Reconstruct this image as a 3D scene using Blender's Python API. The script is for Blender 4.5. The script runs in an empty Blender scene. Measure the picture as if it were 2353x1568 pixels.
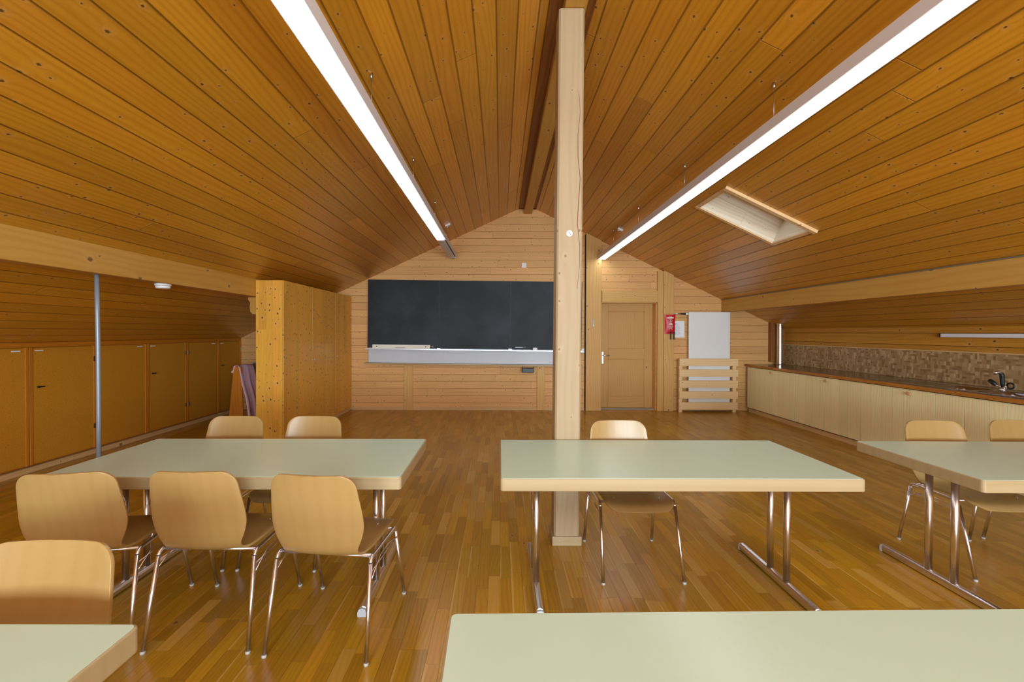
import bpy, bmesh, math, random
from math import sin, cos, pi, sqrt, radians
from mathutils import Vector, Matrix
random.seed(7)
SC = bpy.context.scene
COL = SC.collection

# ---------------------------------------------------------------- camera, light, exposure
cam_d = bpy.data.cameras.new('camera'); cam = bpy.data.objects.new('camera', cam_d); COL.objects.link(cam)
cam.location = (0, 0, 1.455)
cam_d.sensor_width = 36; cam_d.lens = 1000 * 36 / 2353
cam_d.clip_start = .02
PITCH, ROLL = 0.45, 0.15
cam.matrix_world = Matrix.Translation((0, 0, 1.455)) @ Matrix.Rotation(radians(90 - PITCH), 4, 'X') @ Matrix.Rotation(radians(ROLL), 4, 'Z')
cam_d.shift_x = 26.5 / 2353
cam_d.shift_y = -(20 - 1000 * math.tan(radians(PITCH))) / 2353
SC.camera = cam
SC.view_settings.view_transform = 'Standard'; SC.view_settings.look = 'None'
SC.view_settings.exposure = 0.08; SC.view_settings.gamma = 1
SC.view_settings.use_curve_mapping = False

w = bpy.data.worlds.new('sky'); SC.world = w; w.use_nodes = True
w.node_tree.nodes['Background'].inputs[0].default_value = (.80, .90, 1.0, 1)
w.node_tree.nodes['Background'].inputs[1].default_value = 1.7

def area(name, loc, rot, sx, sy, power, color):
    l = bpy.data.lights.new(name, 'AREA'); l.shape = 'RECTANGLE'; l.size = sx; l.size_y = sy
    l.energy = power; l.color = color
    o = bpy.data.objects.new(name, l); COL.objects.link(o); o.location = loc; o.rotation_euler = rot
    return o
# daylight entering through the gable windows behind the viewer
NEAR = -4.6
area('daylight_window_left', (-1.3, NEAR + .06, 1.5), (radians(90), 0, 0), 1.8, 1.3, 220, (.74, .90, 1.0))
area('daylight_window_right', (2.05, NEAR + .06, 1.5), (radians(90), 0, 0), 3.1, 1.3, 480, (.74, .90, 1.0))
LAMP_EMIT = 10.5

# ---------------------------------------------------------------- room constants
WY = 8.128            # back wall
LX, RX = -4.90, 5.25  # knee walls
def zl(x): return 3.601 + .467 * x
def zr(x): return 4.067 - .483 * x
def zc(x): return min(zl(x), zr(x))
RIDGE = (4.067 - 3.601) / .95

# ---------------------------------------------------------------- colours and materials
def rgb8(h):
    v = [c / 255 for c in h]
    return tuple([(c / 12.92 if c <= .04045 else ((c + .055) / 1.055) ** 2.4) for c in v] + [1])

class NT:
    def __init__(s, name):
        s.m = bpy.data.materials.new(name); s.m.use_nodes = True; s.t = s.m.node_tree
        s.b = s.t.nodes['Principled BSDF']
    def n(s, typ, ins=None, **props):
        x = s.t.nodes.new(typ)
        for k, v in props.items(): setattr(x, k, v)
        for k, v in (ins or {}).items(): s.set(x.inputs[k], v)
        return x
    def set(s, sock, v):
        if isinstance(v, bpy.types.NodeSocket): s.t.links.new(v, sock)
        else: sock.default_value = v
    def m_(s, op, a, b=0.0, c=None, clamp=False):
        x = s.n('ShaderNodeMath', {0: a, 1: b}, operation=op, use_clamp=clamp)
        if c is not None: s.set(x.inputs[2], c)
        return x.outputs[0]
    def xyz(s, x, y, z=0.0): return s.n('ShaderNodeCombineXYZ', {0: x, 1: y, 2: z}).outputs[0]
    def mix(s, f, a, b, blend='MIX'):
        x = s.n('ShaderNodeMix', data_type='RGBA', blend_type=blend)
        s.set(x.inputs[0], f); s.set(x.inputs[6], a); s.set(x.inputs[7], b)
        return x.outputs[2]
    def rng(s, v, a, b, c=0.0, d=1.0):
        return s.n('ShaderNodeMapRange', {'Value': v, 'From Min': a, 'From Max': b, 'To Min': c, 'To Max': d}, interpolation_type='SMOOTHSTEP').outputs[0]

def plain(name, color, rough=.5, metal=0.0, spec=.5, coat=0.0, bump=0):
    t = NT(name); b = t.b
    b.inputs['Base Color'].default_value = rgb8(color); b.inputs['Roughness'].default_value = rough
    b.inputs['Metallic'].default_value = metal; b.inputs['Specular IOR Level'].default_value = spec
    b.inputs['Coat Weight'].default_value = coat
    n = t.n('ShaderNodeTexNoise', {'Scale': 40.0, 'Detail': 3.0})
    r = t.n('ShaderNodeMapRange', {'Value': n.outputs[0], 'To Min': max(rough - .04, .02), 'To Max': min(rough + .05, 1)})
    t.t.links.new(r.outputs[0], b.inputs['Roughness'])
    if bump:
        n2 = t.n('ShaderNodeTexNoise', {'Scale': 300.0, 'Detail': 2.0})
        bp = t.n('ShaderNodeBump', {'Height': n2.outputs[0], 'Strength': bump, 'Distance': .002})
        t.t.links.new(bp.outputs[0], b.inputs['Normal'])
    return t.m

def wood(name, base, dark, knotc=(74, 36, 8), plank=None, shift=True, knot=None, grain=.5, gfreq=9.0,
         rough=.5, groove=.003, gdark=.35, var=.25, huev=.0, coat=0.0, spec=.4, joint=True, streak=.35, objrand=.1, light=None, edge=False):
    """procedural timber in metres: u runs along the grain, v across it"""
    t = NT(name); b = t.b
    uv = t.n('ShaderNodeUVMap').outputs[0]
    sp = t.n('ShaderNodeSeparateXYZ', {0: uv}); u, v = sp.outputs[0], sp.outputs[1]
    oi = t.n('ShaderNodeObjectInfo').outputs['Random']
    gm = None
    if plank:
        W, L = plank
        q = t.m_('DIVIDE', v, W); idx = t.m_('FLOOR', q); fr = t.m_('FRACT', q)
        w1 = t.n('ShaderNodeTexWhiteNoise', {'W': idx}, noise_dimensions='1D').outputs[0]
        u2 = t.m_('MULTIPLY_ADD', w1, 7.31 * L, u) if shift else u
        q2 = t.m_('DIVIDE', u2, L); idx2 = t.m_('FLOOR', q2); fr2 = t.m_('FRACT', q2)
        wn = t.n('ShaderNodeTexWhiteNoise', {'Vector': t.xyz(idx, idx2)}, noise_dimensions='2D')
        r = wn.outputs[0]
        e1 = t.m_('MULTIPLY', t.m_('MINIMUM', fr, t.m_('SUBTRACT', 1.0, fr)), W)
        gm = t.rng(e1, 0.0, groove, 1.0, 0.0)
        if joint:
            e2 = t.m_('MULTIPLY', t.m_('MINIMUM', fr2, t.m_('SUBTRACT', 1.0, fr2)), L)
            gm = t.m_('MAXIMUM', gm, t.rng(e2, 0.0, groove * .6, .7, 0.0))
    else:
        u2 = u; r = oi; 
    off = t.m_('MULTIPLY', t.m_('ADD', r, oi), 37.7)
    vo = t.m_('ADD', v, t.m_('MULTIPLY', off, .37)); uo = t.m_('ADD', u2, off)
    n2 = t.n('ShaderNodeTexNoise', {'Vector': t.xyz(t.m_('MULTIPLY', uo, .55), t.m_('MULTIPLY', vo, 3.0), off), 'Scale': 1.0, 'Detail': 2.0, 'Roughness': .5}).outputs[0]
    phase = t.m_('MULTIPLY_ADD', n2, gfreq, t.m_('MULTIPLY', vo, gfreq * 4.0))
    km = None
    if knot:
        ks, krad, kthr = knot      # cell size, radius (in cells), share of cells with a knot
        kv = t.n('ShaderNodeTexVoronoi', {'Vector': t.xyz(t.m_('DIVIDE', uo, ks), t.m_('DIVIDE', vo, ks * .75)), 'Scale': 1.0}, voronoi_dimensions='2D', feature='F1')
        dist = kv.outputs['Distance']
        cs = t.n('ShaderNodeSeparateXYZ', {0: kv.outputs['Color']})
        gate = t.m_('LESS_THAN', cs.outputs[0], kthr)
        size = t.m_('MULTIPLY_ADD', cs.outputs[1], krad * .9, krad * .45)
        wob = t.n('ShaderNodeTexNoise', {'Vector': t.xyz(uo, vo), 'Scale': 95.0, 'Detail': 2.0}).outputs[0]
        d2 = t.m_('ADD', dist, t.m_('MULTIPLY_ADD', wob, krad * 1.6, -krad * .8))
        km = t.m_('MULTIPLY', t.n('ShaderNodeMapRange', {'Value': t.m_('DIVIDE', d2, size), 'From Min': .55, 'From Max': 1.15, 'To Min': 1.0, 'To Max': 0.0}).outputs[0], gate)
        halo = t.m_('MULTIPLY', t.m_('EXPONENT', t.m_('MULTIPLY', t.m_('DIVIDE', dist, size), -.75)), gate)
        phase = t.m_('MULTIPLY_ADD', halo, gfreq * .45, phase)
    rings = t.m_('POWER', t.m_('MULTIPLY_ADD', t.m_('SINE', t.m_('MULTIPLY', phase, 6.283)), .5, .5), 2.2)
    st = t.n('ShaderNodeTexNoise', {'Vector': t.xyz(t.m_('MULTIPLY', uo, 2.2), t.m_('MULTIPLY', vo, 90.0), off), 'Scale': 1.0, 'Detail': 3.0, 'Roughness': .6}).outputs[0]
    f = t.m_('ADD', t.m_('MULTIPLY', rings, grain), t.m_('MULTIPLY', t.m_('SUBTRACT', st, .35), streak), clamp=True)
    c = t.mix(f, rgb8(base), rgb8(dark))
    if light:
        lf = t.m_('MULTIPLY', t.m_('GREATER_THAN', t.m_('FRACT', t.m_('MULTIPLY', r, 17.3)), .86), .30)
        c = t.mix(lf, c, rgb8(light))
        if edge:
            ef = t.m_('MULTIPLY', t.m_('LESS_THAN', fr, .16), t.m_('GREATER_THAN', t.m_('FRACT', t.m_('MULTIPLY', r, 7.7)), .80))
            c = t.mix(t.m_('MULTIPLY', ef, .5), c, rgb8(light))
    # board to board variation
    rr = t.m_('FRACT', t.m_('MULTIPLY', r, 13.7))
    vv = t.m_('MULTIPLY_ADD', rr, var if plank else objrand, 1 - .5 * (var if plank else objrand))
    hs = t.n('ShaderNodeHueSaturation', {'Hue': t.m_('MULTIPLY_ADD', t.m_('FRACT', t.m_('MULTIPLY', r, 5.1)), huev, .5 - huev / 2), 'Value': vv, 'Color': c})
    c = hs.outputs[0]
    big = t.n('ShaderNodeTexNoise', {'Vector': t.xyz(t.m_('MULTIPLY', uo, .8), vo, off), 'Scale': 1.6, 'Detail': 2.0}).outputs[0]
    c = t.mix(t.m_('MULTIPLY', t.rng(big, .35, .75), .16), c, rgb8(dark))
    if knot:
        c = t.mix(t.m_('MULTIPLY', halo, .30), c, t.mix(.55, rgb8(base), (.9, .75, .5, 1)))
        c = t.mix(t.m_('MULTIPLY', km, .88), c, rgb8(knotc))
    if gm is not None:
        c = t.mix(t.m_('MULTIPLY', gm, 1 - gdark), c, rgb8(knotc))
    t.set(b.inputs['Base Color'], c)
    b.inputs['Specular IOR Level'].default_value = spec
    b.inputs['Coat Weight'].default_value = coat; b.inputs['Coat Roughness'].default_value = .25
    t.set(b.inputs['Roughness'], t.m_('MULTIPLY_ADD', st, .16, rough - .08))
    h = t.m_('MULTIPLY', f, -.0006)
    if gm is not None: h = t.m_('MULTIPLY_ADD', gm, -.006, h)
    bp = t.n('ShaderNodeBump', {'Height': h, 'Strength': 1.0, 'Distance': 1.0})
    t.t.links.new(bp.outputs[0], b.inputs['Normal'])
    return t.m

M = {}
M['ceil'] = wood('ceiling_pine', (210, 147, 39), (173, 111, 16), (64, 34, 10), plank=(.166, 4.1), knot=(.18, .052, .62), grain=.34, gfreq=6, rough=.34, groove=.009, gdark=.42, var=.3, huev=.006, coat=.35, streak=.45)
M['wallp'] = wood('wall_pine', (225, 172, 108), (197, 140, 73), (85, 50, 15), plank=(.1335, 2.9), knot=(.13, .07, .5), grain=.3, gfreq=7, rough=.55, groove=.003, gdark=.72, var=.14, huev=.006)
M['wallr'] = wood('side_wall_pine', (198, 140, 47), (164, 104, 23), (58, 30, 8), plank=(.15, 3.3), knot=(.25, .05, .5), grain=.35, gfreq=7, rough=.55, groove=.004, gdark=.2, var=.18)
M['floor'] = wood('oak_parquet', (175, 128, 28), (146, 99, 16), (69, 42, 16), plank=(.0655, .38), knot=(.45, .022, .25), grain=.35, gfreq=11, rough=.30, groove=.0006, gdark=.7, var=.42, huev=.01, coat=.15, light=(205, 164, 92), streak=.4, edge=True)
M['post'] = wood('post_spruce', (175, 152, 119), (159, 126, 86), (132, 89, 47), knot=(.16, .06, .4), grain=.2, gfreq=5, rough=.55, objrand=.02)
M['beam'] = wood('beam_spruce', (199, 151, 69), (173, 116, 39), (106, 62, 22), knot=(.34, .055, .6), grain=.22, gfreq=4, rough=.5, objrand=.05)
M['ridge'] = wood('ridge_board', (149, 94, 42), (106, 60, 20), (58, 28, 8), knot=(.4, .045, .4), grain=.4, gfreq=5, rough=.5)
M['trim'] = wood('stud_spruce', (214, 168, 97), (188, 134, 68), (99, 57, 15), knot=(.24, .055, .45), grain=.32, gfreq=5, rough=.52, objrand=.06)
M['door'] = wood('door_spruce', (200, 154, 87), (174, 123, 53), (99, 57, 15), knot=(.5, .035, .25), grain=.3, gfreq=7, rough=.5, objrand=.03)
M['knotty'] = wood('knotty_pine', (227, 168, 64), (194, 136, 41), (58, 26, 4), plank=(.085, 2.6), knot=(.10, .125, .55), grain=.25, gfreq=6, rough=.42, groove=.0003, gdark=.75, var=.16, huev=.01, joint=False)
M['slat'] = wood('slat_spruce', (236, 202, 152), (216, 168, 104), (138, 90, 42), knot=(.22, .04, .4), grain=.3, gfreq=6, rough=.5)
M['beech'] = wood('beech_ply', (170, 137, 84), (155, 117, 64), (154, 106, 56), grain=.16, gfreq=4, rough=.33, streak=.18, objrand=.08, coat=.3)
M['edge'] = wood('beech_edging', (177, 156, 119), (164, 137, 92), (168, 116, 62), grain=.22, gfreq=4, rough=.4, streak=.35, objrand=.03, coat=.1)
M['ash'] = wood('ash_veneer', (241, 232, 181), (241, 201, 142), (154, 122, 74), plank=(.145, 5), grain=.42, gfreq=9, rough=.5, groove=.0003, gdark=.85, var=.08, joint=False, streak=.4)
M['frame'] = wood('orange_pine', (198, 121, 25), (164, 92, 12), (58, 28, 6), grain=.35, gfreq=7, rough=.5, objrand=.08)
M['plinth'] = wood('plinth_pine', (216, 178, 124), (185, 140, 84), (112, 68, 28), knot=(.4, .05, .35), grain=.35, gfreq=7, rough=.6)
M['edgeo'] = wood('worktop_edge', (184, 119, 46), (138, 82, 26), (74, 36, 8), plank=(.6, .35), grain=.35, gfreq=8, rough=.4, groove=.0002, gdark=.9, var=.3)
M['brown'] = wood('brown_board', (138, 90, 52), (95, 58, 28), (58, 28, 8), grain=.3, gfreq=6, rough=.5)
M['shaft'] = wood('limed_pine', (236, 222, 200), (206, 176, 138), (138, 106, 74), plank=(.2, 2.0), knot=(.2, .05, .4), grain=.3, gfreq=6, rough=.5, groove=.001, gdark=.6, var=.05)
M['chrome'] = plain('polished_chrome', (230, 230, 238), .24, 1.0)
M['steel'] = plain('brushed_steel', (185, 185, 187), .22, 1.0)
M['duct'] = plain('galvanised_duct', (226, 230, 234), .22, 1.0)
M['zinc'] = plain('zinc_hardware', (201, 204, 214), .3, 1.0)
M['grey_paint'] = plain('grey_painted_steel', (139, 147, 156), .35, .2)
M['alu'] = plain('light_grey_aluminium', (230, 230, 240), .45)
M['white'] = plain('white_enamel', (236, 236, 234), .35)
M['whitep'] = plain('white_plastic', (233, 232, 234), .4)
M['foot'] = plain('clear_plastic_foot', (176, 171, 164), .4)
M['cap'] = plain('grey_plastic_cap', (174, 180, 184), .5)
M['black'] = plain('black_plastic', (21, 23, 26), .4)
M['dark_gap'] = plain('shadow_gap', (28, 18, 10), .8)
M['paper'] = plain('white_paper', (240, 240, 244), .8)
M['ink'] = plain('grey_ink', (141, 143, 152), .8)
M['edging'] = plain('dark_edging', (29, 37, 38), .5)
M['red'] = plain('red_vinyl', (196, 20, 31), .38)
M['pinkp'] = plain('pale_print', (232, 207, 198), .6)
M['lowboard'] = plain('pale_writing_panel', (198, 201, 208), .4)
M['wrap'] = plain('worktop_laminate', (95, 74, 59), .16, 0.0, .6)
M['pink'] = plain('pink_cloth', (226, 180, 188), .9, bump=.3)
M['mauve'] = plain('mauve_cloth', (139, 122, 144), .9, bump=.3)
M['dcloth'] = plain('dark_cloth', (42, 36, 54), .9)
M['crack'] = plain('timber_crack', (122, 82, 48), .9)
M['ruler'] = plain('cream_ruler', (239, 233, 218), .5)
M['glass'] = NT('glazing').m
gb = M['glass'].node_tree.nodes['Principled BSDF']; gb.inputs['Transmission Weight'].default_value = 1; gb.inputs['Roughness'].default_value = 0.02; gb.inputs['IOR'].default_value = 1.05

def laminate():
    t = NT('sage_laminate'); b = t.b
    tc = t.n('ShaderNodeTexCoord').outputs['Object']
    n = t.n('ShaderNodeTexNoise', {'Vector': tc, 'Scale': 900.0, 'Detail': 1.0}).outputs[0]
    c = t.mix(t.m_('MULTIPLY', n, .35), rgb8((204, 225, 206)), rgb8((186, 208, 187)))
    t.set(b.inputs['Base Color'], c)
    b.inputs['Roughness'].default_value = .27; b.inputs['Specular IOR Level'].default_value = .55
    return t.m
M['lam'] = laminate()

def chalkboard():
    t = NT('chalkboard_slate'); b = t.b
    tc = t.n('ShaderNodeTexCoord').outputs['Object']
    n = t.n('ShaderNodeTexNoise', {'Vector': tc, 'Scale': 1.3, 'Detail': 4.0, 'Roughness': .6}).outputs[0]
    c = t.mix(t.rng(n, .35, .75), rgb8((30, 33, 35)), rgb8((50, 58, 66)))
    t.set(b.inputs['Base Color'], c)
    b.inputs['Roughness'].default_value = .55; b.inputs['Specular IOR Level'].default_value = .3
    return t.m
M['slate'] = chalkboard()

def cork():
    t = NT('cork_sheet'); b = t.b
    uv = t.n('ShaderNodeUVMap').outputs[0]
    n = t.n('ShaderNodeTexNoise', {'Vector': uv, 'Scale': 140.0, 'Detail': 4.0, 'Roughness': .7}).outputs[0]
    v = t.n('ShaderNodeTexVoronoi', {'Vector': uv, 'Scale': 60.0})
    v2 = t.n('ShaderNodeTexVoronoi', {'Vector': uv, 'Scale': 32.0})
    c = t.mix(t.rng(n, .35, .7), rgb8((204, 140, 34)), rgb8((174, 114, 20)))
    c = t.mix(t.m_('MULTIPLY', t.rng(v.outputs['Distance'], .12, .2, 1, 0), .45), c, rgb8((122, 72, 18)))
    c = t.mix(t.m_('MULTIPLY', t.rng(v2.outputs['Distance'], .05, .13, 1, 0), .8), c, rgb8((90, 47, 10)))
    t.set(b.inputs['Base Color'], c); b.inputs['Roughness'].default_value = .8; b.inputs['Specular IOR Level'].default_value = .25
    return t.m
M['cork'] = cork()

def mosaic():
    t = NT('wood_mosaic'); b = t.b
    sp = t.n('ShaderNodeSeparateXYZ', {0: t.n('ShaderNodeUVMap').outputs[0]}); u, v = sp.outputs[0], sp.outputs[1]
    S = .045
    a = t.m_('DIVIDE', u, S); c_ = t.m_('DIVIDE', v, S)
    # coarse cells choose whether they stay whole or split in two bars
    row = t.m_('FLOOR', c_)
    sh = t.n('ShaderNodeTexWhiteNoise', {'W': row}, noise_dimensions='1D').outputs[0]
    a2 = t.m_('ADD', a, sh)
    ca = t.m_('FLOOR', a2)
    w0 = t.n('ShaderNodeTexWhiteNoise', {'Vector': t.xyz(ca, row)}, noise_dimensions='2D').outputs[0]
    split = t.m_('GREATER_THAN', w0, .5)
    fu = t.m_('FRACT', a2); fv = t.m_('FRACT', c_)
    sub = t.m_('MULTIPLY', split, t.m_('GREATER_THAN', fu, .5))
    splitv = t.m_('LESS_THAN', w0, .3)
    sub2 = t.m_('MULTIPLY', splitv, t.m_('GREATER_THAN', fv, .5))
    w2 = t.n('ShaderNodeTexWhiteNoise', {'Vector': t.xyz(t.m_('ADD', ca, t.m_('MULTIPLY', sub, .37)), t.m_('ADD', row, t.m_('MULTIPLY', sub2, .41)))}, noise_dimensions='2D').outputs[0]
    rp = t.n('ShaderNodeValToRGB', {'Fac': w2}); e = rp.color_ramp.elements
    e[0].color = rgb8((138, 104, 62)); e[1].color = rgb8((208, 180, 134))
    x = rp.color_ramp.elements.new(.35); x.color = rgb8((168, 134, 88)); x = rp.color_ramp.elements.new(.75); x.color = rgb8((184, 151, 106))
    n = t.n('ShaderNodeTexNoise', {'Vector': t.xyz(t.m_('MULTIPLY', u, 60.0), t.m_('MULTIPLY', v, 400.0)), 'Scale': 1.0}).outputs[0]
    c = t.mix(t.m_('MULTIPLY', n, .3), rp.outputs[0], rgb8((122, 84, 48)))
    t.set(b.inputs['Base Color'], c); b.inputs['Roughness'].default_value = .45
    bp = t.n('ShaderNodeBump', {'Height': t.m_('MULTIPLY', w2, .004), 'Strength': .8, 'Distance': 1.0})
    t.t.links.new(bp.outputs[0], b.inputs['Normal'])
    return t.m
M['mosaic'] = mosaic()

def emit(name, col, s):
    t = NT(name); b = t.b
    b.inputs['Base Color'].default_value = (.9, .9, .9, 1)
    b.inputs['Emission Color'].default_value = col; b.inputs['Emission Strength'].default_value = s
    return t.m
M['lit'] = emit('lit_diffuser', (.82, .94, 1.0, 1), LAMP_EMIT)
M['flange'] = emit('lit_flange', (.86, .93, 1, 1), .62)
M['unlit'] = plain('unlit_diffuser', (238, 241, 250), .45)

# ---------------------------------------------------------------- mesh building
class MB:
    def __init__(s): s.v = []; s.f = []; s.uv = []; s.sm = []
    def face(s, pts, uvs, smooth=False):
        i = len(s.v); s.v += [tuple(p) for p in pts]; s.f.append(list(range(i, i + len(pts)))); s.uv.append(uvs); s.sm.append(smooth)
        return s
    def poly(s, pts, grain=(1, 0, 0), off=(0, 0)):
        """flat polygon, uv in metres with u along grain"""
        P = [Vector(p) for p in pts]
        n = Vector((0, 0, 0))
        for i in range(len(P)): n += (P[i] - P[0]).cross(P[(i + 1) % len(P)] - P[0])
        n.normalize(); g = Vector(grain); g = g - n * g.dot(n)
        if g.length < .05:
            g = Vector((0, 0, 1)); g = g - n * g.dot(n)
            if g.length < .05: g = Vector((1, 0, 0))
        g.normalize(); q = n.cross(g)
        if (abs(q.x) > .5 and q.x < 0) or (abs(q.z) > .7 and q.z < 0) or (abs(q.y) > .7 and q.y < 0): q = -q
        s.face(pts, [(p.dot(g) + off[0], p.dot(q) + off[1]) for p in P]); return s
    def box(s, x0, x1, y0, y1, z0, z1, grain=(1, 0, 0), off=None):
        off = off if off is not None else (random.random() * 5, random.random() * 5)
        a = [(x0, y0, z0), (x1, y0, z0), (x1, y1, z0), (x0, y1, z0), (x0, y0, z1), (x1, y0, z1), (x1, y1, z1), (x0, y1, z1)]
        return s.hexa(a, grain, off)
    def hexa(s, a, grain=(1, 0, 0), off=(0, 0)):
        i = len(s.v); s.v += a
        for q in ((0, 3, 2, 1), (4, 5, 6, 7), (0, 1, 5, 4), (1, 2, 6, 5), (2, 3, 7, 6), (3, 0, 4, 7)):
            P = [Vector(a[k]) for k in q]; n = (P[1] - P[0]).cross(P[2] - P[0]); n.normalize()
            g = Vector(grain) - n * Vector(grain).dot(n)
            if g.length < .1:
                g = Vector((0, 0, 1)) - n * n.z
                if g.length < .1: g = Vector((1, 0, 0)) - n * n.x
            g.normalize(); q2 = n.cross(g)
            if q2.x + q2.y + q2.z < 0: q2 = -q2
            s.f.append([i + k for k in q]); s.uv.append([(p.dot(g) + off[0], p.dot(q2) + off[1]) for p in P]); s.sm.append(False)
        return s
    def prism(s, outline, lo, hi, axis='y', grain=(0, 1, 0), off=(0, 0)):
        """extrude a 2D outline: axis y -> outline in (x,z); z -> (x,y); x -> (y,z)"""
        def P(p, t): return (p[0], t, p[1]) if axis == 'y' else ((p[0], p[1], t) if axis == 'z' else (t, p[0], p[1]))
        n = len(outline); i = len(s.v)
        A = [P(p, lo) for p in outline]; B = [P(p, hi) for p in outline]
        s.v += A + B
        area2 = sum(outline[k][0] * outline[(k + 1) % n][1] - outline[(k + 1) % n][0] * outline[k][1] for k in range(n))
        flip = (area2 > 0) == (axis == 'y')
        def add(idx, Q):
            PP = [Vector(p) for p in Q]
            nn = Vector((0, 0, 0))
            for k in range(1, len(PP) - 1): nn += (PP[k] - PP[0]).cross(PP[k + 1] - PP[0])
            if nn.length == 0: nn = Vector((0, 0, 1))
            nn.normalize(); g = Vector(grain) - nn * Vector(grain).dot(nn)
            if g.length < .1:
                g = Vector((0, 0, 1)) - nn * nn.z
                if g.length < .1: g = Vector((1, 0, 0)) - nn * nn.x
            g.normalize(); q2 = nn.cross(g)
            if q2.x + q2.y + q2.z < 0: q2 = -q2
            s.f.append(idx); s.uv.append([(p.dot(g) + off[0], p.dot(q2) + off[1]) for p in PP]); s.sm.append(False)
        a = list(range(i, i + n)); b = list(range(i + n, i + 2 * n))
        capA, capB = (a, b[::-1]) if flip else (a[::-1], b)
        add(capA, [s.v[k] for k in capA]); add(capB, [s.v[k] for k in capB])
        for k in range(n):
            k2 = (k + 1) % n
            q = [a[k], b[k], b[k2], a[k2]] if flip else [a[k], a[k2], b[k2], b[k]]
            add(q, [s.v[j] for j in q])
        return s
    def tube(s, pts, r, n=14, caps=True, r2=None):
        P = [Vector(p) for p in pts]; rings = []
        T = [(P[min(i + 1, len(P) - 1)] - P[max(i - 1, 0)]).normalized() for i in range(len(P))]
        a = Vector((0, 0, 1)) if abs(T[0].z) < .9 else Vector((1, 0, 0))
        N = (a - T[0] * a.dot(T[0])).normalized(); d = 0
        for i, p in enumerate(P):
            N = (N - T[i] * N.dot(T[i])).normalized(); Bn = T[i].cross(N)
            rr = r if not isinstance(r, (list, tuple)) else r[i]
            base = len(s.v)
            for k in range(n):
                an = 2 * pi * k / n; s.v.append(tuple(p + (N * cos(an) + Bn * sin(an)) * rr))
            rings.append(base)
            if i:
                L = (P[i] - P[i - 1]).length; 
                for k in range(n):
                    k2 = (k + 1) % n
                    s.f.append([rings[i - 1] + k, rings[i - 1] + k2, rings[i] + k2, rings[i] + k])
                    c = 2 * pi * (r if not isinstance(r, (list, tuple)) else r[i]) / n
                    s.uv.append([(d, k * c), (d, (k + 1) * c), (d + L, (k + 1) * c), (d + L, k * c)]); s.sm.append(True)
                d += L
        if caps:
            for base, rev in ((rings[0], True), (rings[-1], False)):
                idx = [base + k for k in range(n)]
                if rev: idx = idx[::-1]
                s.f.append(idx); s.uv.append([(0.01 * cos(6.28 * k / n), .01 * sin(6.28 * k / n)) for k in range(n)]); s.sm.append(False)
        return s
    def grid(s, G, UV, closed=False):
        """grid of points G[i][j] smooth"""
        base = len(s.v); nj = len(G[0])
        for row in G: s.v += [tuple(p) for p in row]
        for i in range(len(G) - 1):
            for j in range(nj - 1):
                s.f.append([base + i * nj + j, base + i * nj + j + 1, base + (i + 1) * nj + j + 1, base + (i + 1) * nj + j])
                s.uv.append([UV[i][j], UV[i][j + 1], UV[i + 1][j + 1], UV[i + 1][j]]); s.sm.append(True)
        return s
    def build(s, name, mat, parent=None, bevel=0, smooth_angle=None, kind=None):
        me = bpy.data.meshes.new(name); me.from_pydata(s.v, [], s.f)
        L = me.uv_layers.new(name='UVMap')
        k = 0
        for fi, p in enumerate(me.polygons):
            p.use_smooth = s.sm[fi]
            for j in range(p.loop_total): L.data[p.loop_start + j].uv = s.uv[fi][j]
        me.materials.append(mat); me.validate(); me.update()
        o = bpy.data.objects.new(name, me); COL.objects.link(o)
        if parent: o.parent = parent
        if bevel:
            b = o.modifiers.new('bevel', 'BEVEL'); b.width = bevel; b.segments = 2; b.limit_method = 'ANGLE'; b.angle_limit = radians(40)
        if kind: o['kind'] = kind
        return o

def tag(o, label, cat, group=None):
    o['label'] = label; o['category'] = cat
    if group: o['group'] = group
    return o
def thing(name, label, cat, loc=(0, 0, 0), rz=0, group=None):
    o = bpy.data.objects.new(name, None); COL.objects.link(o); o.location = loc; o.rotation_euler = (0, 0, radians(rz))
    o.empty_display_size = .1
    return tag(o, label, cat, group)
def copy_tree(o, parent=None):
    c = o.copy(); COL.objects.link(c)
    if parent: c.parent = parent
    for ch in [x for x in ALLCH(o)]: copy_tree(ch, c)
    return c
def ALLCH(o): return list(o.children)
def box(name, mat, b, grain=(1, 0, 0), parent=None, bevel=0, kind=None, off=None):
    return MB().box(*b, grain=grain, off=off).build(name, mat, parent, bevel, kind=kind)
def struct(o): o['kind'] = 'structure'; return o
X_, Y_, Z_ = (1, 0, 0), (0, 1, 0), (0, 0, 1)
def arc(c, r, a0, a1, n, plane='yz'):
    out = []
    for i in range(n + 1):
        a = radians(a0 + (a1 - a0) * i / n)
        out.append((c[0], c[1] + r * cos(a), c[2] + r * sin(a)) if plane == 'yz' else ((c[0] + r * cos(a), c[1], c[2] + r * sin(a)) if plane == 'xz' else (c[0] + r * cos(a), c[1] + r * sin(a), c[2])))
    return out

# ================================================================ THE ROOM
struct(MB().poly([(LX - .3, NEAR - .1, 0), (RX + .3, NEAR - .1, 0), (RX + .3, WY + .35, 0), (LX - .3, WY + .35, 0)], grain=Y_).build('floor', M['floor']))

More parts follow.
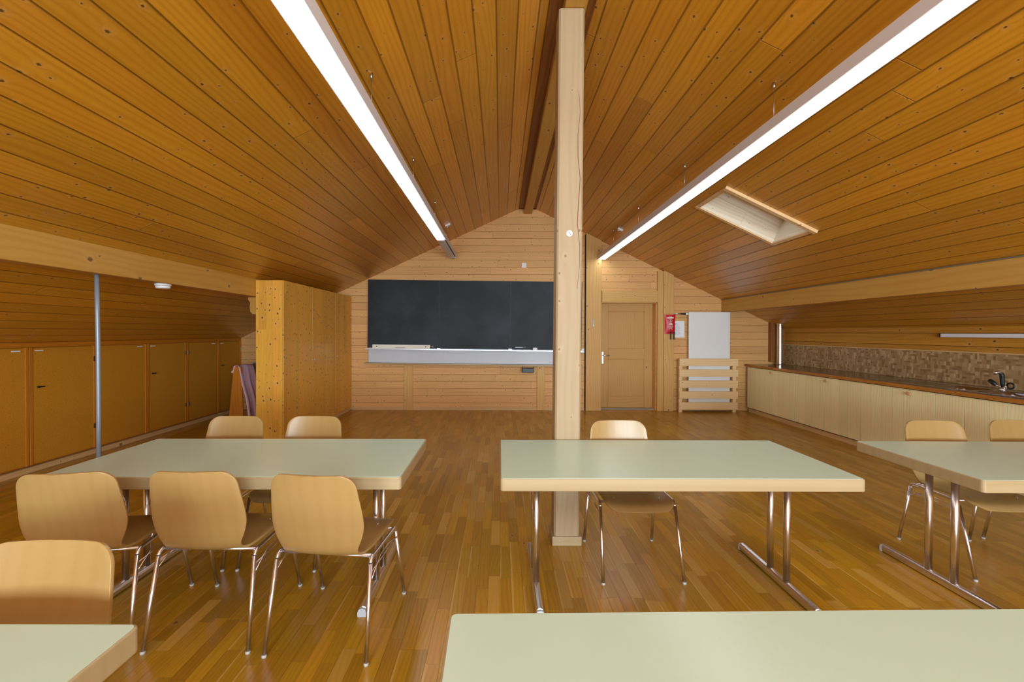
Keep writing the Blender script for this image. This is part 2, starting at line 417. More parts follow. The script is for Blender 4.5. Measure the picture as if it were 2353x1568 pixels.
# ceiling: two boarded slopes, the right one cut for the skylight
SKX0, SKX1, SKY0, SKY1 = 2.345, 3.20, 4.50, 5.13
cm = MB()
def slope_quad(x0, x1, y0, y1):
    f = zl if x1 <= RIDGE + 1e-6 else zr
    k = sqrt(1 + (.467 if f is zl else .483) ** 2)
    P = [(x0, y0, f(x0)), (x0, y1, f(x0)), (x1, y1, f(x1)), (x1, y0, f(x1))]
    s0, s1 = (x0 - RIDGE) * k, (x1 - RIDGE) * k
    cm.face(P, [(y0, s0 + 20), (y1, s0 + 20), (y1, s1 + 20), (y0, s1 + 20)])
slope_quad(LX - .15, RIDGE, NEAR - .1, WY + .3)
xs = [RIDGE, SKX0, SKX1, RX + .15]; ys = [NEAR - .1, SKY0, SKY1, WY + .3]
for i in range(3):
    for j in range(3):
        if i == 1 and j == 1: continue
        slope_quad(xs[i], xs[i + 1], ys[j], ys[j + 1])
co = struct(cm.build('ceiling', M['ceil']))
bm = bmesh.new(); bm.from_mesh(co.data); bmesh.ops.remove_doubles(bm, verts=bm.verts, dist=1e-5); bm.to_mesh(co.data); bm.free()

# back gable wall with the door opening
DX0, DX1, DZ = 1.87, 2.90, 2.008
wb = MB()
def gable(x0, x1, zb):
    pts = [(x0, zb), (x1, zb), (x1, zc(x1) + .02)]
    if x0 < RIDGE < x1: pts.append((RIDGE, zc(RIDGE) + .02))
    pts.append((x0, zc(x0) + .02))
    wb.prism(pts, WY, WY + .2, 'y', grain=X_)
gable(LX - .1, DX0, 0); gable(DX0, DX1, DZ); gable(DX1, RX + .1, 0)
struct(wb.build('wall_back', M['wallp']))
box('trim_9', M['wallp'], (DX0 - .05, DX1 + .1, WY + .32, WY + .36, 0, 2.1), kind='structure')

# knee walls
struct(MB().box(LX - .1, LX, NEAR, WY, 0, zl(LX) + .03, grain=Y_, off=(0, 0)).build('wall_left', M['wallr']))
struct(MB().box(RX, RX + .1, NEAR, WY, 0, zr(RX) + .03, grain=Y_, off=(0, .04)).build('wall_right', M['wallr']))
# near gable wall behind the viewer, with two window openings
wn = MB()
def ngable(x0, x1, zb, zt=None):
    if zt is None:
        pts = [(x0, zb), (x1, zb), (x1, zc(x1) + .02)]
        if x0 < RIDGE < x1: pts.append((RIDGE, zc(RIDGE) + .02))
        pts.append((x0, zc(x0) + .02))
    else: pts = [(x0, zb), (x1, zb), (x1, zt), (x0, zt)]
    wn.prism(pts, NEAR - .15, NEAR, 'y', grain=X_)
ngable(LX - .1, -2.2, 0)
ngable(-2.2, -.4, 0, .85)
wn.prism([(-2.2, 2.15), (-.4, 2.15), (-.4, zl(-.4) + .02), (-2.2, zl(-2.2) + .02)], NEAR - .15, NEAR, 'y', grain=X_)
ngable(-.4, .5, 0)
ngable(.5, 3.6, 0, .85)
wn.prism([(.5, 2.15), (3.6, 2.15), (3.6, zr(3.6) + .02), (.5, zr(.5) + .02)], NEAR - .15, NEAR, 'y', grain=X_)
ngable(3.6, RX + .1, 0)
struct(wn.build('wall_front', M['wallp']))
for n, (x0, x1, xm) in enumerate(((-2.2, -.4, -1.3), (.5, 3.6, 2.05))):
    wf = MB()
    for b in ((x0, x1, .85, .91), (x0, x1, 2.09, 2.15), (x0, x0 + .06, .85, 2.15), (x1 - .06, x1, .85, 2.15), (xm - .04, xm + .04, .85, 2.15)):
        wf.box(b[0], b[1], NEAR - .12, NEAR - .06, b[2], b[3], grain=X_)
    struct(wf.build('window_%d' % (n + 2), M['trim']))

# timber framing on the back wall, plus a board for corner shade (structure)
def stud(n, x0, x1, z0, z1, d=.045, mat='trim', grain=Z_, y=WY):
    return struct(box('trim_%d' % n, M[mat], (x0, x1, y - d, y, z0, z1), grain=grain, bevel=.004))
stud(1, -1.797, -1.634, 0, .84, .03)
stud(2, .683, .829, 0, .84, .03)
struct(MB().prism([(1.585, .0), (1.87, 0), (1.87, 2.95), (1.87, zr(1.87)), (1.585, zr(1.585))], WY - .06, WY, 'y', grain=Z_).build('trim_3', M['trim'], bevel=.004))
stud(4, 1.885, 2.915, 2.02, 2.235, .05, grain=X_)
stud(5, 2.915, 3.02, 0, zr(3.02) - .005, .055)
struct(MB().prism([(3.02, 0), (3.205, 0), (3.205, zr(3.205)), (3.02, zr(3.02))], WY - .085, WY, 'y', grain=Z_).build('trim_6', M['trim'], bevel=.005))
box('trim_7', M['dark_gap'], (1.568, 1.585, WY - .02, WY, 0, 3.28), kind='structure')
box('trim_8', M['ridge'], (5.0, RX, WY - .09, WY, .92, 1.66), grain=Z_, kind='structure')  # dark board put in to stand for the shade in this corner
# baseboards
box('baseboard_back', M['plinth'], (-2.78, 1.585, WY - .012, WY, 0, .05), kind='structure')
box('baseboard_left', M['plinth'], (LX, -4.81, NEAR, WY, 0, .055), grain=Y_, kind='structure', bevel=.003)

# ---------------------------------------------------------------- door in the back wall
door = bpy.data.objects.new('door_1', None); COL.objects.link(door); struct(door); door.location = (DX0, WY + .17, 0)
def dl(x): return x - DX0
dpan = MB()
dw0, dw1 = dl(1.90), dl(2.90)
yF = 0.0
def dbox(x0, x1, z0, z1, y0=0.0, y1=.04, grain=Z_): dpan.box(x0, x1, y0, y1, z0, z1, grain=grain)
st_ = .155
dbox(dw0, dw0 + st_, .02, 2.03); dbox(dw1 - st_, dw1, .02, 2.03)
dbox(dw0 + st_, dw1 - st_, 1.86, 2.03, grain=X_); dbox(dw0 + st_, dw1 - st_, .95, 1.15, grain=X_); dbox(dw0 + st_, dw1 - st_, .02, .24, grain=X_)
dpan.build('door_frame', M['door'], door, bevel=.006)
for z0, z1 in ((.24, .95), (1.15, 1.86)):
    pm = MB()
    pm.box(dw0 + st_ - .01, dw1 - st_ + .01, .014, .034, z0 - .01, z1 + .01, grain=Z_)
    pm.build('door_panel', M['door'], door)
    pb = MB(); a, b, e = dw0 + st_, dw1 - st_, .012
    pb.box(a, b, .004, .014, z0, z0 + e); pb.box(a, b, .004, .014, z1 - e, z1); pb.box(a, a + e, .004, .014, z0, z1, grain=Z_); pb.box(b - e, b, .004, .014, z0, z1, grain=Z_)
    pb.build('panel_moulding', M['door'], door, bevel=.003)
hp = MB().box(dw0 + .03, dw0 + .065, -.008, 0, .86, 1.09).build('handle_plate', M['zinc'], door, bevel=.003)
hh = MB().tube([(dw0 + .048, 0, 1.02), (dw0 + .048, -.045, 1.02), (dw0 + .055, -.052, 1.02), (dw0 + .17, -.052, 1.015)], .009)
hh.build('door_handle', M['zinc'], door)
box('threshold', M['cap'], (DX0 - DX0, DX1 - DX0, -.06, .0, 0, .012), parent=door)

# ---------------------------------------------------------------- skylight
sk = bpy.data.objects.new('window_1', None); COL.objects.link(sk); struct(sk); sk.location = (SKX0, SKY0, zr(SKX0))
def slab_pt(x, y, d):  # point at depth d above the slope, perpendicular
    k = sqrt(1 + .483 ** 2); return (x + d * .483 / k - SKX0, y - SKY0, zr(x) + d / k - zr(SKX0))
sh = MB(); D = .34
c4 = [(SKX0, SKY0), (SKX1, SKY0), (SKX1, SKY1), (SKX0, SKY1)]
for i in range(4):
    a, b = c4[i], c4[(i + 1) % 4]
    sh.poly([slab_pt(*a, 0), slab_pt(*b, 0), slab_pt(*b, D), slab_pt(*a, D)], grain=(Vector(slab_pt(*b, 0)) - Vector(slab_pt(*a, 0))))
sh.build('shaft_lining', M['shaft'], sk)
def slopebox(mb, x0, x1, y0, y1, d0, d1, grain):
    a = [slab_pt(x0, y0, d0), slab_pt(x1, y0, d0), slab_pt(x1, y1, d0), slab_pt(x0, y1, d0),
         slab_pt(x0, y0, d1), slab_pt(x1, y0, d1), slab_pt(x1, y1, d1), slab_pt(x0, y1, d1)]
    mb.hexa(a, grain)
sl = (1, 0, -.483)
for b in ((SKX0 - .045, SKX1 + .04, SKY0 - .055, SKY0, sl, -.03), (SKX0 - .045, SKX1 + .04, SKY1, SKY1 + .05, sl, -.012), (SKX1, SKX1 + .04, SKY0, SKY1, Y_, -.012), (SKX0 - .045, SKX0, SKY0, SKY1, Y_, -.010)):
    m = MB(); slopebox(m, b[0], b[1], b[2], b[3], b[5], .001, b[4]); m.build('casing', M['slat'], sk, bevel=.003)
m = MB(); e = .05
for b in ((SKX0, SKX1, SKY0, SKY0 + e), (SKX0, SKX1, SKY1 - e, SKY1), (SKX0, SKX0 + e, SKY0, SKY1), (SKX1 - e, SKX1, SKY0, SKY1)):
    slopebox(m, *b, D - .05, D, sl)
m.build('sash', M['slat'], sk)
m = MB(); slopebox(m, SKX0 + e, SKX1 - e, SKY0 + e, SKY1 - e, D - .025, D - .02, sl); m.build('pane', M['glass'], sk)

# ---------------------------------------------------------------- beams and post
ridge = thing('ridge_beam', 'spruce ridge beam running under the peak of the boarded ceiling, carried by the post', 'beam', (.505, NEAR, 3.66))
L = WY - NEAR
MB().box(-.075, .075, 0, L, 0, .085, grain=Y_).build('beam_timber', M['beam'], ridge, bevel=.006)
MB().prism([(-.175, .10), (.155, .10), (.155, zr(.66) - 3.66 + .0), (-.015, zc(.49) - 3.66), (-.175, zl(.33) - 3.66)], 0, L, 'y', grain=Y_).build('ridge_board', M['ridge'], ridge)
MB().box(-.06, .06, 0, L, .085, .10, grain=Y_).build('packing_strip', M['ridge'], ridge)

lp = MB().prism([(-.16, 0), (0, 0), (0, zl(-3.14) - 1.908), (-.16, zl(-3.30) - 1.908)], 0, L, 'y', grain=Y_).build('side_beam', M['beam'], bevel=.006)
lp.location = (-3.14, NEAR, 1.908); tag(lp, 'spruce purlin beam under the left ceiling slope, above the grey pole', 'beam')
rp_ = MB().prism([(0, 0), (.16, 0), (.16, zr(4.28) - 1.844), (0, zr(4.12) - 1.844)], 0, L, 'y', grain=Y_).build('side_beam', M['beam'], bevel=.006)
rp_.location = (4.12, NEAR, 1.844); tag(rp_, 'spruce purlin beam under the right ceiling slope, above the kitchen counter', 'beam')
cb = MB().tube([(4.108, NEAR + .02, zr(4.12) - .008), (4.108, WY - .02, zr(4.12) - .008)], .006, 8).build('cable', M['grey_paint'])
tag(cb, 'thin grey cable clipped along the top edge of the right purlin', 'cable')
corb = MB().prism([(0, .225), (0, .19), (.03, .15), (.02, .10), (.03, .03), (.06, 0), (.11, 0), (.14, .04), (.14, .225)], 0, .14, 'y', grain=Z_).build('corbel', M['beam'], bevel=.006)
corb.location = (-3.32, 5.72, 1.683); tag(corb, 'carved wooden bracket under the left purlin beside the wardrobe', 'bracket')

PX, PY = .456, 2.968
post = thing('wooden_post', 'pale square timber post standing in the middle of the room', 'post', (PX, PY, 0))
ch = .012; hw = .087
o8 = [(-hw + ch, 0), (hw - ch, 0), (hw, ch), (hw, .175 - ch), (hw - ch, .175), (-hw + ch, .175), (-hw, .175 - ch), (-hw, ch)]
pm = MB().prism(o8, .0, 3.655, 'z', grain=Z_)
pt = pm.build('post_timber', M['post'], post)
for v in pt.data.vertices: v.co.x += .024 * v.co.z / 3.66
def lean(z): return .024 * z / 3.66
MB().box(-hw - .012, hw + .014, -.014, .0, 0, .062, grain=X_).build('base_board', M['edge'], post, bevel=.002)
MB().box(-hw - .012, -hw, 0, .175, 0, .062, grain=Y_).build('base_board', M['edge'], post, bevel=.002)
MB().box(hw + .002, hw + .014, 0, .175, 0, .062, grain=Y_).build('base_board', M['edge'], post, bevel=.002)
for sx in (-.052, .058):
    MB().tube([(sx, -.0145, .036), (sx, -.0165, .036)], .004, 10).build('screw', M['zinc'], post)
# drying crack down the upper half of the post
ck = MB(); prev = None
pts = [(.052 - .0 * k + .010 * sin(k * 1.9) + .012 * (k / 9), 1.75 + (3.1 - 1.75) * (9 - k) / 9) for k in range(10)]
pl = [(x + lean(z) - .001 - .0016 * sin(pi * i / 9), -.0006, z) for i, (x, z) in enumerate(pts)]; pr = [(x + lean(z) + .001 + .0016 * sin(pi * i / 9), -.0006, z) for i, (x, z) in enumerate(pts)]
for i in range(9): ck.poly([pl[i], pl[i + 1], pr[i + 1], pr[i]], grain=Z_)
ck.build('drying_crack', M['crack'], post)
stk = thing('round_sticker', 'small round white sticker with a dark handwritten figure on the post', 'sticker', (PX - .002, PY, 2.13))
MB().tube([(lean(2.13), -.0022, 0), (lean(2.13), -.0004, 0)], .021, 24).build('sticker_disc', M['whitep'], stk)
fg = MB().tube([(lean(2.13) + x * 1.4, -.003, z * 1.4) for x, z in ((-.009, .0), (-.008, .005), (-.003, .008), (.001, .005), (.001, .001), (.003, -.003), (.004, -.007), (.002, -.006), (.004, -.005), (.008, -.004))], .0012, 6)
fg.build('written_figure', M['black'], stk)

pole = thing('steel_pole', 'slim grey painted steel pole under the left purlin, behind the left table', 'pole', (-3.225, 3.49, 0))
MB().tube([(.0, 0, .01), (.0, 0, .8), (-.002, 0, 1.35), (-.006, 0, 1.6), (-.01, 0, 1.906)], .0165, 16).build('pole_tube', M['grey_paint'], pole)
MB().tube([(0, 0, 0), (0, 0, .012)], .03, 20).build('foot_plate', M['grey_paint'], pole)

sd = thing('smoke_detector', 'round white smoke detector under the left purlin', 'detector', (-3.225, 4.16, 1.908))
MB().tube([(0, 0, -.018), (0, 0, 0)], .066, 32).build('base', M['whitep'], sd, bevel=.003)
MB().tube([(0, 0, -.045), (0, 0, -.037), (0, 0, -.019)], [.05, .06, .06], 32).build('cover', M['whitep'], sd, bevel=.003)

# ---------------------------------------------------------------- pendant light lines
def light_line(name, label, X, wires, y0, y1, lit_end, side):
    zb = 2.812; H = .07; hwid = .072
    xa, xb = (-hwid + .005, hwid - .034) if side > 0 else (-hwid + .034, hwid - .005)
    fa, fb = (hwid - .031, hwid - .004) if side > 0 else (-hwid + .004, -hwid + .031)
    t = thing(name, label, 'lamp', (X, y0, zb), group=None)
    Ln = y1 - y0
    # U-shaped housing: two sides and a lid
    m = MB().prism([(-hwid, 0), (-hwid + .006, 0), (-hwid + .006, H - .006), (hwid - .006, H - .006), (hwid - .006, 0), (hwid, 0), (hwid, H), (-hwid, H)], 0, Ln, 'y', grain=Y_)
    m.box(-hwid + .006, hwid - .006, Ln - .004, Ln, 0, H - .006)
    m.build('housing', M['alu'], t)
    yl = lit_end - y0
    seg = 1.5; y = yl; n = 0
    while y > .05:
        a = max(y - seg, 0); 
        MB().prism([(xa, .004), (xa + .008, -.006), (xb - .008, -.006), (xb, .004), (xb, .02), (xa, .02)], a + .002, y - .002, 'y').build('diffuser', M['lit'], t); y = a
    MB().prism([(fa, .001), (fb, .001), (fb, .012), (fa, .012)], .002, yl - .002, 'y').build('diffuser_flange', M['flange'], t)
    if yl < Ln - .1:
        MB().prism([(xa, .004), (xa + .008, -.006), (xb - .008, -.006), (xb, .004), (xb, .02), (xa, .02)], yl + .002, Ln - .01, 'y').build('unlit_diffuser', M['unlit'], t)
    for wy in wires:
        top = zc(X) - zb
        MB().tube([(0, wy - y0, H), (0, wy - y0, top)], .0022, 6).build('suspension_wire', M['zinc'], t)
        MB().tube([(0, wy - y0, top - .035), (0, wy - y0, top - .028), (0, wy - y0, top + .004)], [.005, .010, .010], 12).build('ceiling_fixing', M['zinc'], t)
        MB().tube([(0, wy - y0, H), (0, wy - y0, H + .03)], .006, 10).build('wire_gripper', M['zinc'], t)
    return t
light_line('pendant_light', 'long white suspended strip light on the left, its far end unlit', -.872, [-1.5, -.03, 1.45, 2.94, 4.36, 5.78, 7.04], -2.0, 7.97, 6.40, 1)
light_line('pendant_light', 'long white suspended strip light on the right, lit to the far end', 1.866, [-1.5, 0, 1.5, 2.99, 4.43, 5.92, 7.22], -2.0, 8.05, 8.03, -1)
for X, Y, lb in ((-.86, 7.05, 'small white feed box on the ceiling above the left strip light'), (1.935, 7.05, 'small white feed box on the ceiling above the right strip light')):
    f = thing('feed_box', lb, 'electrical box', (X, Y, zc(X)))
    sg = .467 if X < RIDGE else -.483
    f.rotation_euler = (0, -math.atan(sg), 0)
    MB().box(-.045, .045, -.03, .03, -.028, 0).build('box_body', M['whitep'], f, bevel=.003)
    MB().tube([(0, 0, -.028), (0.03 * (-1 if X < 0 else -1), .0, -.05)], .004, 6).build('cable_tail', M['whitep'], f)

# ================================================================ BLACKBOARD
bb = thing('chalkboard', 'wide three panel dark chalkboard on the back wall with a pale strip beneath', 'chalkboard', (-2.455, WY, 1.13))
bb.rotation_euler = (0, radians(.55), 0)
BW = 3.95; PW = BW / 3; z0, z1 = .03 + .0, 1.285
MB().box(0.02, BW - .02, -.05, -.002, -.24, 1.27).build('backing_frame', M['alu'], bb)
for k in range(3):
    p = MB().box(k * PW + .006, (k + 1) * PW - .006, -.105, -.075, .045, z1).build('board_panel', M['slate'], bb, bevel=.002)
    fr = MB()
    a, b = k * PW + .002, (k + 1) * PW - .002
    fr.box(a, b, -.108, -.072, z1, z1 + .008); fr.box(a, a + .006, -.108, -.072, .04, z1); fr.box(b - .006, b, -.108, -.072, .04, z1); fr.box(a, b, -.108, -.072, .036, .044)
    fr.build('panel_edge', M['edging'], p)
MB().box(0.0, BW, -.19, -.05, .012, .022).build('chalk_tray', M['edge'], bb, bevel=.002)
MB().box(-.01, BW, -.195, -.187, .010, .026).build('tray_lip', M['zinc'], bb)
MB().box(.02, BW - .02, -.09, -.05, -.235, .01).build('lower_panel', M['lowboard'], bb)
MB().box(-.04, BW + .02, -.15, -.05, -.262, -.24).build('lower_ledge', M['edge'], bb, bevel=.003)
for k in (1, 2): MB().box(k * PW - .03, k * PW + .03, -.12, -.1, .03, .045).build('panel_hinge', M['zinc'], bb)
# things in the chalk tray
rul = thing('board_ruler', 'long cream board ruler lying in the tray of the left chalkboard panel', 'ruler', (-2.35, WY - .15, 1.15))
rul.rotation_euler = (radians(-12), radians(.55), 0)
MB().box(0, 1.06, -.006, .006, 0.004, .078).build('ruler_blade', M['ruler'], rul, bevel=.002)
for x in (.08, .98): MB().tube([(x, -.009, .042), (x, -.0055, .042)], .011, 14).build('ruler_hole', M['black'], rul)
hd = MB().box(.42, .60, -.010, -.006, .018, .026); hd.build('grip_marks', M['ink'], rul)
wirel = MB().tube([(-1.37, WY - .125, 1.19), (-1.24, WY - .125, 1.19), (-1.24, WY - .125, 1.152)], .005, 6).build('wire_clip', M['zinc'])
tag(wirel, 'thin bent metal rod in the tray beside the cream ruler', 'rod')
wirer = MB().tube([(.27, WY - .125, 1.135), (.27, WY - .125, 1.18), (.52, WY - .125, 1.178)], .005, 6).build('wire_clip', M['zinc'])
tag(wirer, 'thin bent metal rod in the tray at the start of the third chalkboard panel', 'rod')
chk = []
for i, (x, l_, ang) in enumerate(((.45, .06, 5), (.78, .07, -8), (.90, .05, 20))):
    c = MB().tube([(-l_ / 2, 0, .006), (l_ / 2, 0, .006)], .006, 8).build('chalk_stick', M['paper']); c.location = (x, WY - .14 - .012 * i, 1.126 - .0016 * i); c.rotation_euler = (0, radians(.55), radians(ang)); 
    tag(c, ['short white chalk stick lying leftmost in the tray right of the rod', 'white chalk stick in the tray between two shorter ones', 'shortest white chalk stick in the tray, nearest the post'][i], 'chalk')
for i, x in enumerate((.635,)):
    e_ = thing('chalk_box', 'small pale box of chalk in the right part of the tray', 'box', (x, WY - .14, 1.125))
    MB().box(-.04, .04, -.03, .03, 0, .045).build('box_body', M['whitep'], e_, bevel=.003)
    MB().box(-.03, .03, -.022, .022, .045, .05).build('box_lid', M['alu'], e_, bevel=.002)
er = thing('eraser_holder', 'small black basket hooked on the lower ledge of the chalkboard', 'holder', (.505, WY - .15, .72))
MB().box(-.105, .105, -.075, -.0, .0, .085).build('basket', M['black'], er, bevel=.008)
for s_ in (-.1, .1): MB().tube([(s_, -.0, .08), (s_, -.01, .115), (s_, .03, .128)], .004, 6).build('hook', M['black'], er)
sw = thing('wall_socket', 'small square white blank cover plate high on the back wall', 'cover plate', (.39, WY, 2.66))
MB().box(0, .09, -.012, 0, 0, .09).build('plate', M['whitep'], sw, bevel=.004)
sw2 = thing('light_switch', 'small white light switch on the back wall just right of the post', 'switch', (1.499, WY, 1.07))
MB().box(0, .065, -.022, 0, 0, .085).build('plate', M['whitep'], sw2, bevel=.004)
MB().box(.01, .055, -.027, -.022, .012, .073).build('rocker', M['whitep'], sw2, bevel=.002)
thm = thing('wall_thermometer', 'narrow grey thermometer strip on the stud left of the door', 'thermometer', (1.705, WY - .06, 1.56))
MB().box(0, .03, -.01, 0, 0, .14).build('strip', M['cap'], thm, bevel=.003)
MB().box(.008, .022, -.014, -.01, .01, .045).build('bulb_cover', M['whitep'], thm, bevel=.002)

# ================================================================ RADIATOR, GRILLE, NOTICES
rad = thing('radiator', 'tall flat white panel radiator on the back wall right of the door', 'radiator', (3.47, WY - .022, .04))
MB().box(0, .76, -.10, -.055, 0, 1.80).build('panel', M['white'], rad, bevel=.012)
rg = MB()
for k in range(8): rg.box(.04 + k * .09, .07 + k * .09, -.055, -.02, .03, 1.78)
rg.build('convector_fins', M['white'], rad)
for z in (.25, 1.5): MB().box(.08, .68, -.02, 0, z, z + .04).build('wall_bracket', M['zinc'], rad)
MB().tube([(0, -.075, 1.765), (-.06, -.075, 1.765)], .022, 18).build('valve_body', M['white'], rad)
MB().tube([(-.06, -.075, 1.765), (-.13, -.075, 1.765)], [.02, .014], 16).build('valve_neck', M['black'], rad)
MB().tube([(-.13, -.075, 1.765), (-.27, -.075, 1.765)], .010, 12).build('pipe', M['zinc'], rad)
MB().tube([(-.20, -.075, .02), (0, -.075, .02)], .012, 12).build('return_pipe', M['zinc'], rad)

gr = thing('slatted_guard', 'low guard of five horizontal wooden slats standing before the white radiator', 'guard', (3.27, WY - .17, 0))
for k in range(5): 
    z = .92 - k * .2
    MB().box(.0, 1.07, -.022, 0, z - .075 + .005, z + .065, grain=X_).build('slat', M['slat'], gr, bevel=.003)
for x in (0.0, .985): MB().box(x, x + .06, 0.0, .045, 0, .96, grain=Z_).build('upright', M['slat'], gr, bevel=.003)

fb = thing('fire_blanket', 'red fire blanket pouch with two black pull tabs hanging on the stud by the door', 'fire blanket', (3.02, WY - .085, 1.43))
m = MB()
G = []; UV = []
for i in range(13):
    z = .36 * i / 12; row = []; ur = []
    for j in range(11):
        s = j / 10; wdt = .19 + .025 * abs(2 * i / 12 - 1) ** 2
        x = (.105 + .002) + (s - .5) * wdt + (.012 if i < 3 else 0) * (.5 - s); y = -.004 - .03 * sin(pi * s) ** .6 * sin(pi * min(max(i / 12, .02), .98)) ** .5
        row.append((x, y, z)); ur.append((x, z))
    G.append(row); UV.append(ur)
m.grid(G, UV); G2 = [[(p[0], -.0005, p[2]) for p in r] for r in G]
m.grid([r[::-1] for r in G2], UV); m.build('pouch', M['red'], fb)
for x in (.118, .178): MB().box(x - .012, x + .012, -.03, -.022, -.10, .05, grain=Z_).build('pull_tab', M['black'], fb, bevel=.002)
pr = MB(); yy = -.0375
pr.box(.045, .165, yy, yy + .004, .285, .31); pr.box(.075, .135, yy, yy + .004, .31, .322)
pr.box(.075, .15, yy, yy + .004, .165, .185); pr.box(.09, .135, yy, yy + .004, .19, .205)
for k in range(4): pr.box(.06 + .004 * k, .16 - .006 * k, yy + .0015, yy + .004, .142 - k * .014, .147 - k * .014)
pr.box(.078, .09, yy + .002, yy + .006, .075, .088); pr.box(.13, .142, yy + .002, yy + .006, .075, .088)
pr.build('printed_text', M['pinkp'], fb)['kind'] = 'stuff'
MB().tube([(.108 + .03 * cos(a * pi / 10), yy + .001, .245 + .03 * sin(a * pi / 10)) for a in range(21)], .0035, 6).build('printed_ring', M['pinkp'], fb)
MB().prism([(.100, .228), (.114, .228), (.118, .245), (.108, .266), (.104, .248)], yy, yy + .004, 'y').build('printed_flame', M['pinkp'], fb)

nt = thing('paper_notice', 'white A4 paper notice pinned to the wall beside the red fire blanket', 'notice', (3.225, WY, 1.365))
MB().box(0, .21, -.003, 0, 0, .31).build('sheet', M['paper'], nt)
tx = MB(); tx.box(.03, .05, -.004, -.003, .245, .262); tx.box(.055, .085, -.004, -.003, .25, .258)
for k in range(9): tx.box(.03, .10 + .05 * ((k * 37) % 5) / 5, -.004, -.003, .215 - k * .02, .218 - k * .02)
tx.build('text_lines', M['ink'], nt)

# ================================================================ WARDROBES
def wardrobe(y0, y1, label, doors, handles):
    t = thing('wardrobe', label, 'wardrobe', (-3.137, y0, 0))
    Ln = y1 - y0; H = 2.115
    MB().box(0, .335, 0, .022, .0, H, grain=Z_).build('side_panel', M['knotty'], t, bevel=.002)
    MB().box(0, .335, Ln - .022, Ln, .0, H, grain=Z_).build('side_panel', M['knotty'], t, bevel=.002)
    MB().box(0, .02, .022, Ln - .022, 0, H, grain=Z_).build('back_panel', M['knotty'], t)
    MB().box(0.02, .335, .022, Ln - .022, H - .022, H, grain=Y_).build('top_panel', M['knotty'], t)
    MB().box(0.02, .345, .022, Ln - .022, 0, .055, grain=Y_).build('plinth', M['plinth'], t)
    for a, b, hy in doors:
        d = MB().box(.336, .357, a + .0015, b - .0015, .06, H, grain=Z_).build('door', M['knotty'], t, bevel=.002)
        MB().tube([(.357, hy, 1.04), (.372, hy, 1.04)], [.010, .012], 12).build('lock_knob', M['zinc'], d)
    return t
W0 = 5.58; W1 = 7.335
wardrobe(W0, W1, 'large knotty pine double door wardrobe in front of the left purlin', [(.0, .86, .83), (.86, W1 - W0 - .002, .90)], None)
wardrobe(W1, WY - .022, 'narrow knotty pine single door wardrobe in the corner against the back wall', [(.002, WY - W1 - .024, .06)], None)
lbl = MB().box(0, .002, 0, .05, 0, .012).build('door_label', M['cap']); lbl.location = (-3.137 + .358, 6.42, 1.64); tag(lbl, 'tiny pale paper label on the wardrobe door above the knobs', 'label')

# ================================================================ CORK CUPBOARDS
seams = [2.22, 2.97, 3.72, 4.467, 5.212, 5.963, 6.715, 7.47, 8.128]
zt = 1.285; zb_ = .062
clabels = {0: 'nearest cork faced low cupboard along the left wall, mostly outside the picture', 1: 'second cork faced low cupboard from the viewer on the left wall',
           2: 'cork faced low cupboard at the left edge of the picture', 3: 'wide cork faced low cupboard left of the grey pole, with a black lock',
           4: 'cork faced low cupboard right behind and right of the grey pole', 5: 'cork faced low cupboard with a black lock, right of the one at the pole',
           6: 'dim cork faced low cupboard with silver hinges at its near edge', 7: 'darkest cork faced cupboard at the far end behind the clothes'}
for k in range(len(seams) - 1):
    a, b = seams[k], seams[k + 1]; Ln = b - a
    t = thing('cork_cupboard', clabels[k], 'cupboard', (LX, a, 0), group='cork cupboards along the left wall')
    MB().box(.0, .03, .0, Ln, zb_, zt, grain=Z_).build('carcass', M['frame'], t)
    d = MB().box(.045, .055, .03, Ln - .03, zb_ + .02, zt - .008, grain=Z_).build('door', M['cork'], t)
    for y0, y1 in ((.004, .034), (Ln - .034, Ln - .004)): MB().box(.031, .062, y0, y1, zb_ + .004, zt, grain=Z_).build('stile', M['frame'], d, bevel=.003)
    MB().box(.031, .052, .034, Ln - .034, zb_ + .004, zb_ + .022, grain=Y_).build('rail', M['frame'], d)
    hinge_far = k % 2 == 1      # doors open in pairs: hinge side alternates
    hy = Ln - .03 if hinge_far else .03
    for z in (.30, 1.10): MB().box(.062, .068, hy - .012, hy + .012, z, z + .06).build('hinge', M['zinc'], d)
    cy = .11 if hinge_far else Ln - .11
    if hinge_far:
        MB().tube([(.055, cy - .02, .87), (.07, cy - .02, .87)], .011, 12).build('lock', M['black'], d)
        MB().box(.068, .075, cy - .03, cy + .03, .864, .876).build('lock_lever', M['black'], d)
    MB().box(.052, .060, cy - .05, cy + .03, zt - .04, zt - .028).build('label_strip', M['whitep'], d)
trl = MB().box(LX, LX + .055, NEAR, WY, zt + .002, zl(LX + .055) - .002, grain=Y_).build('trim_10', M['frame']); struct(trl)

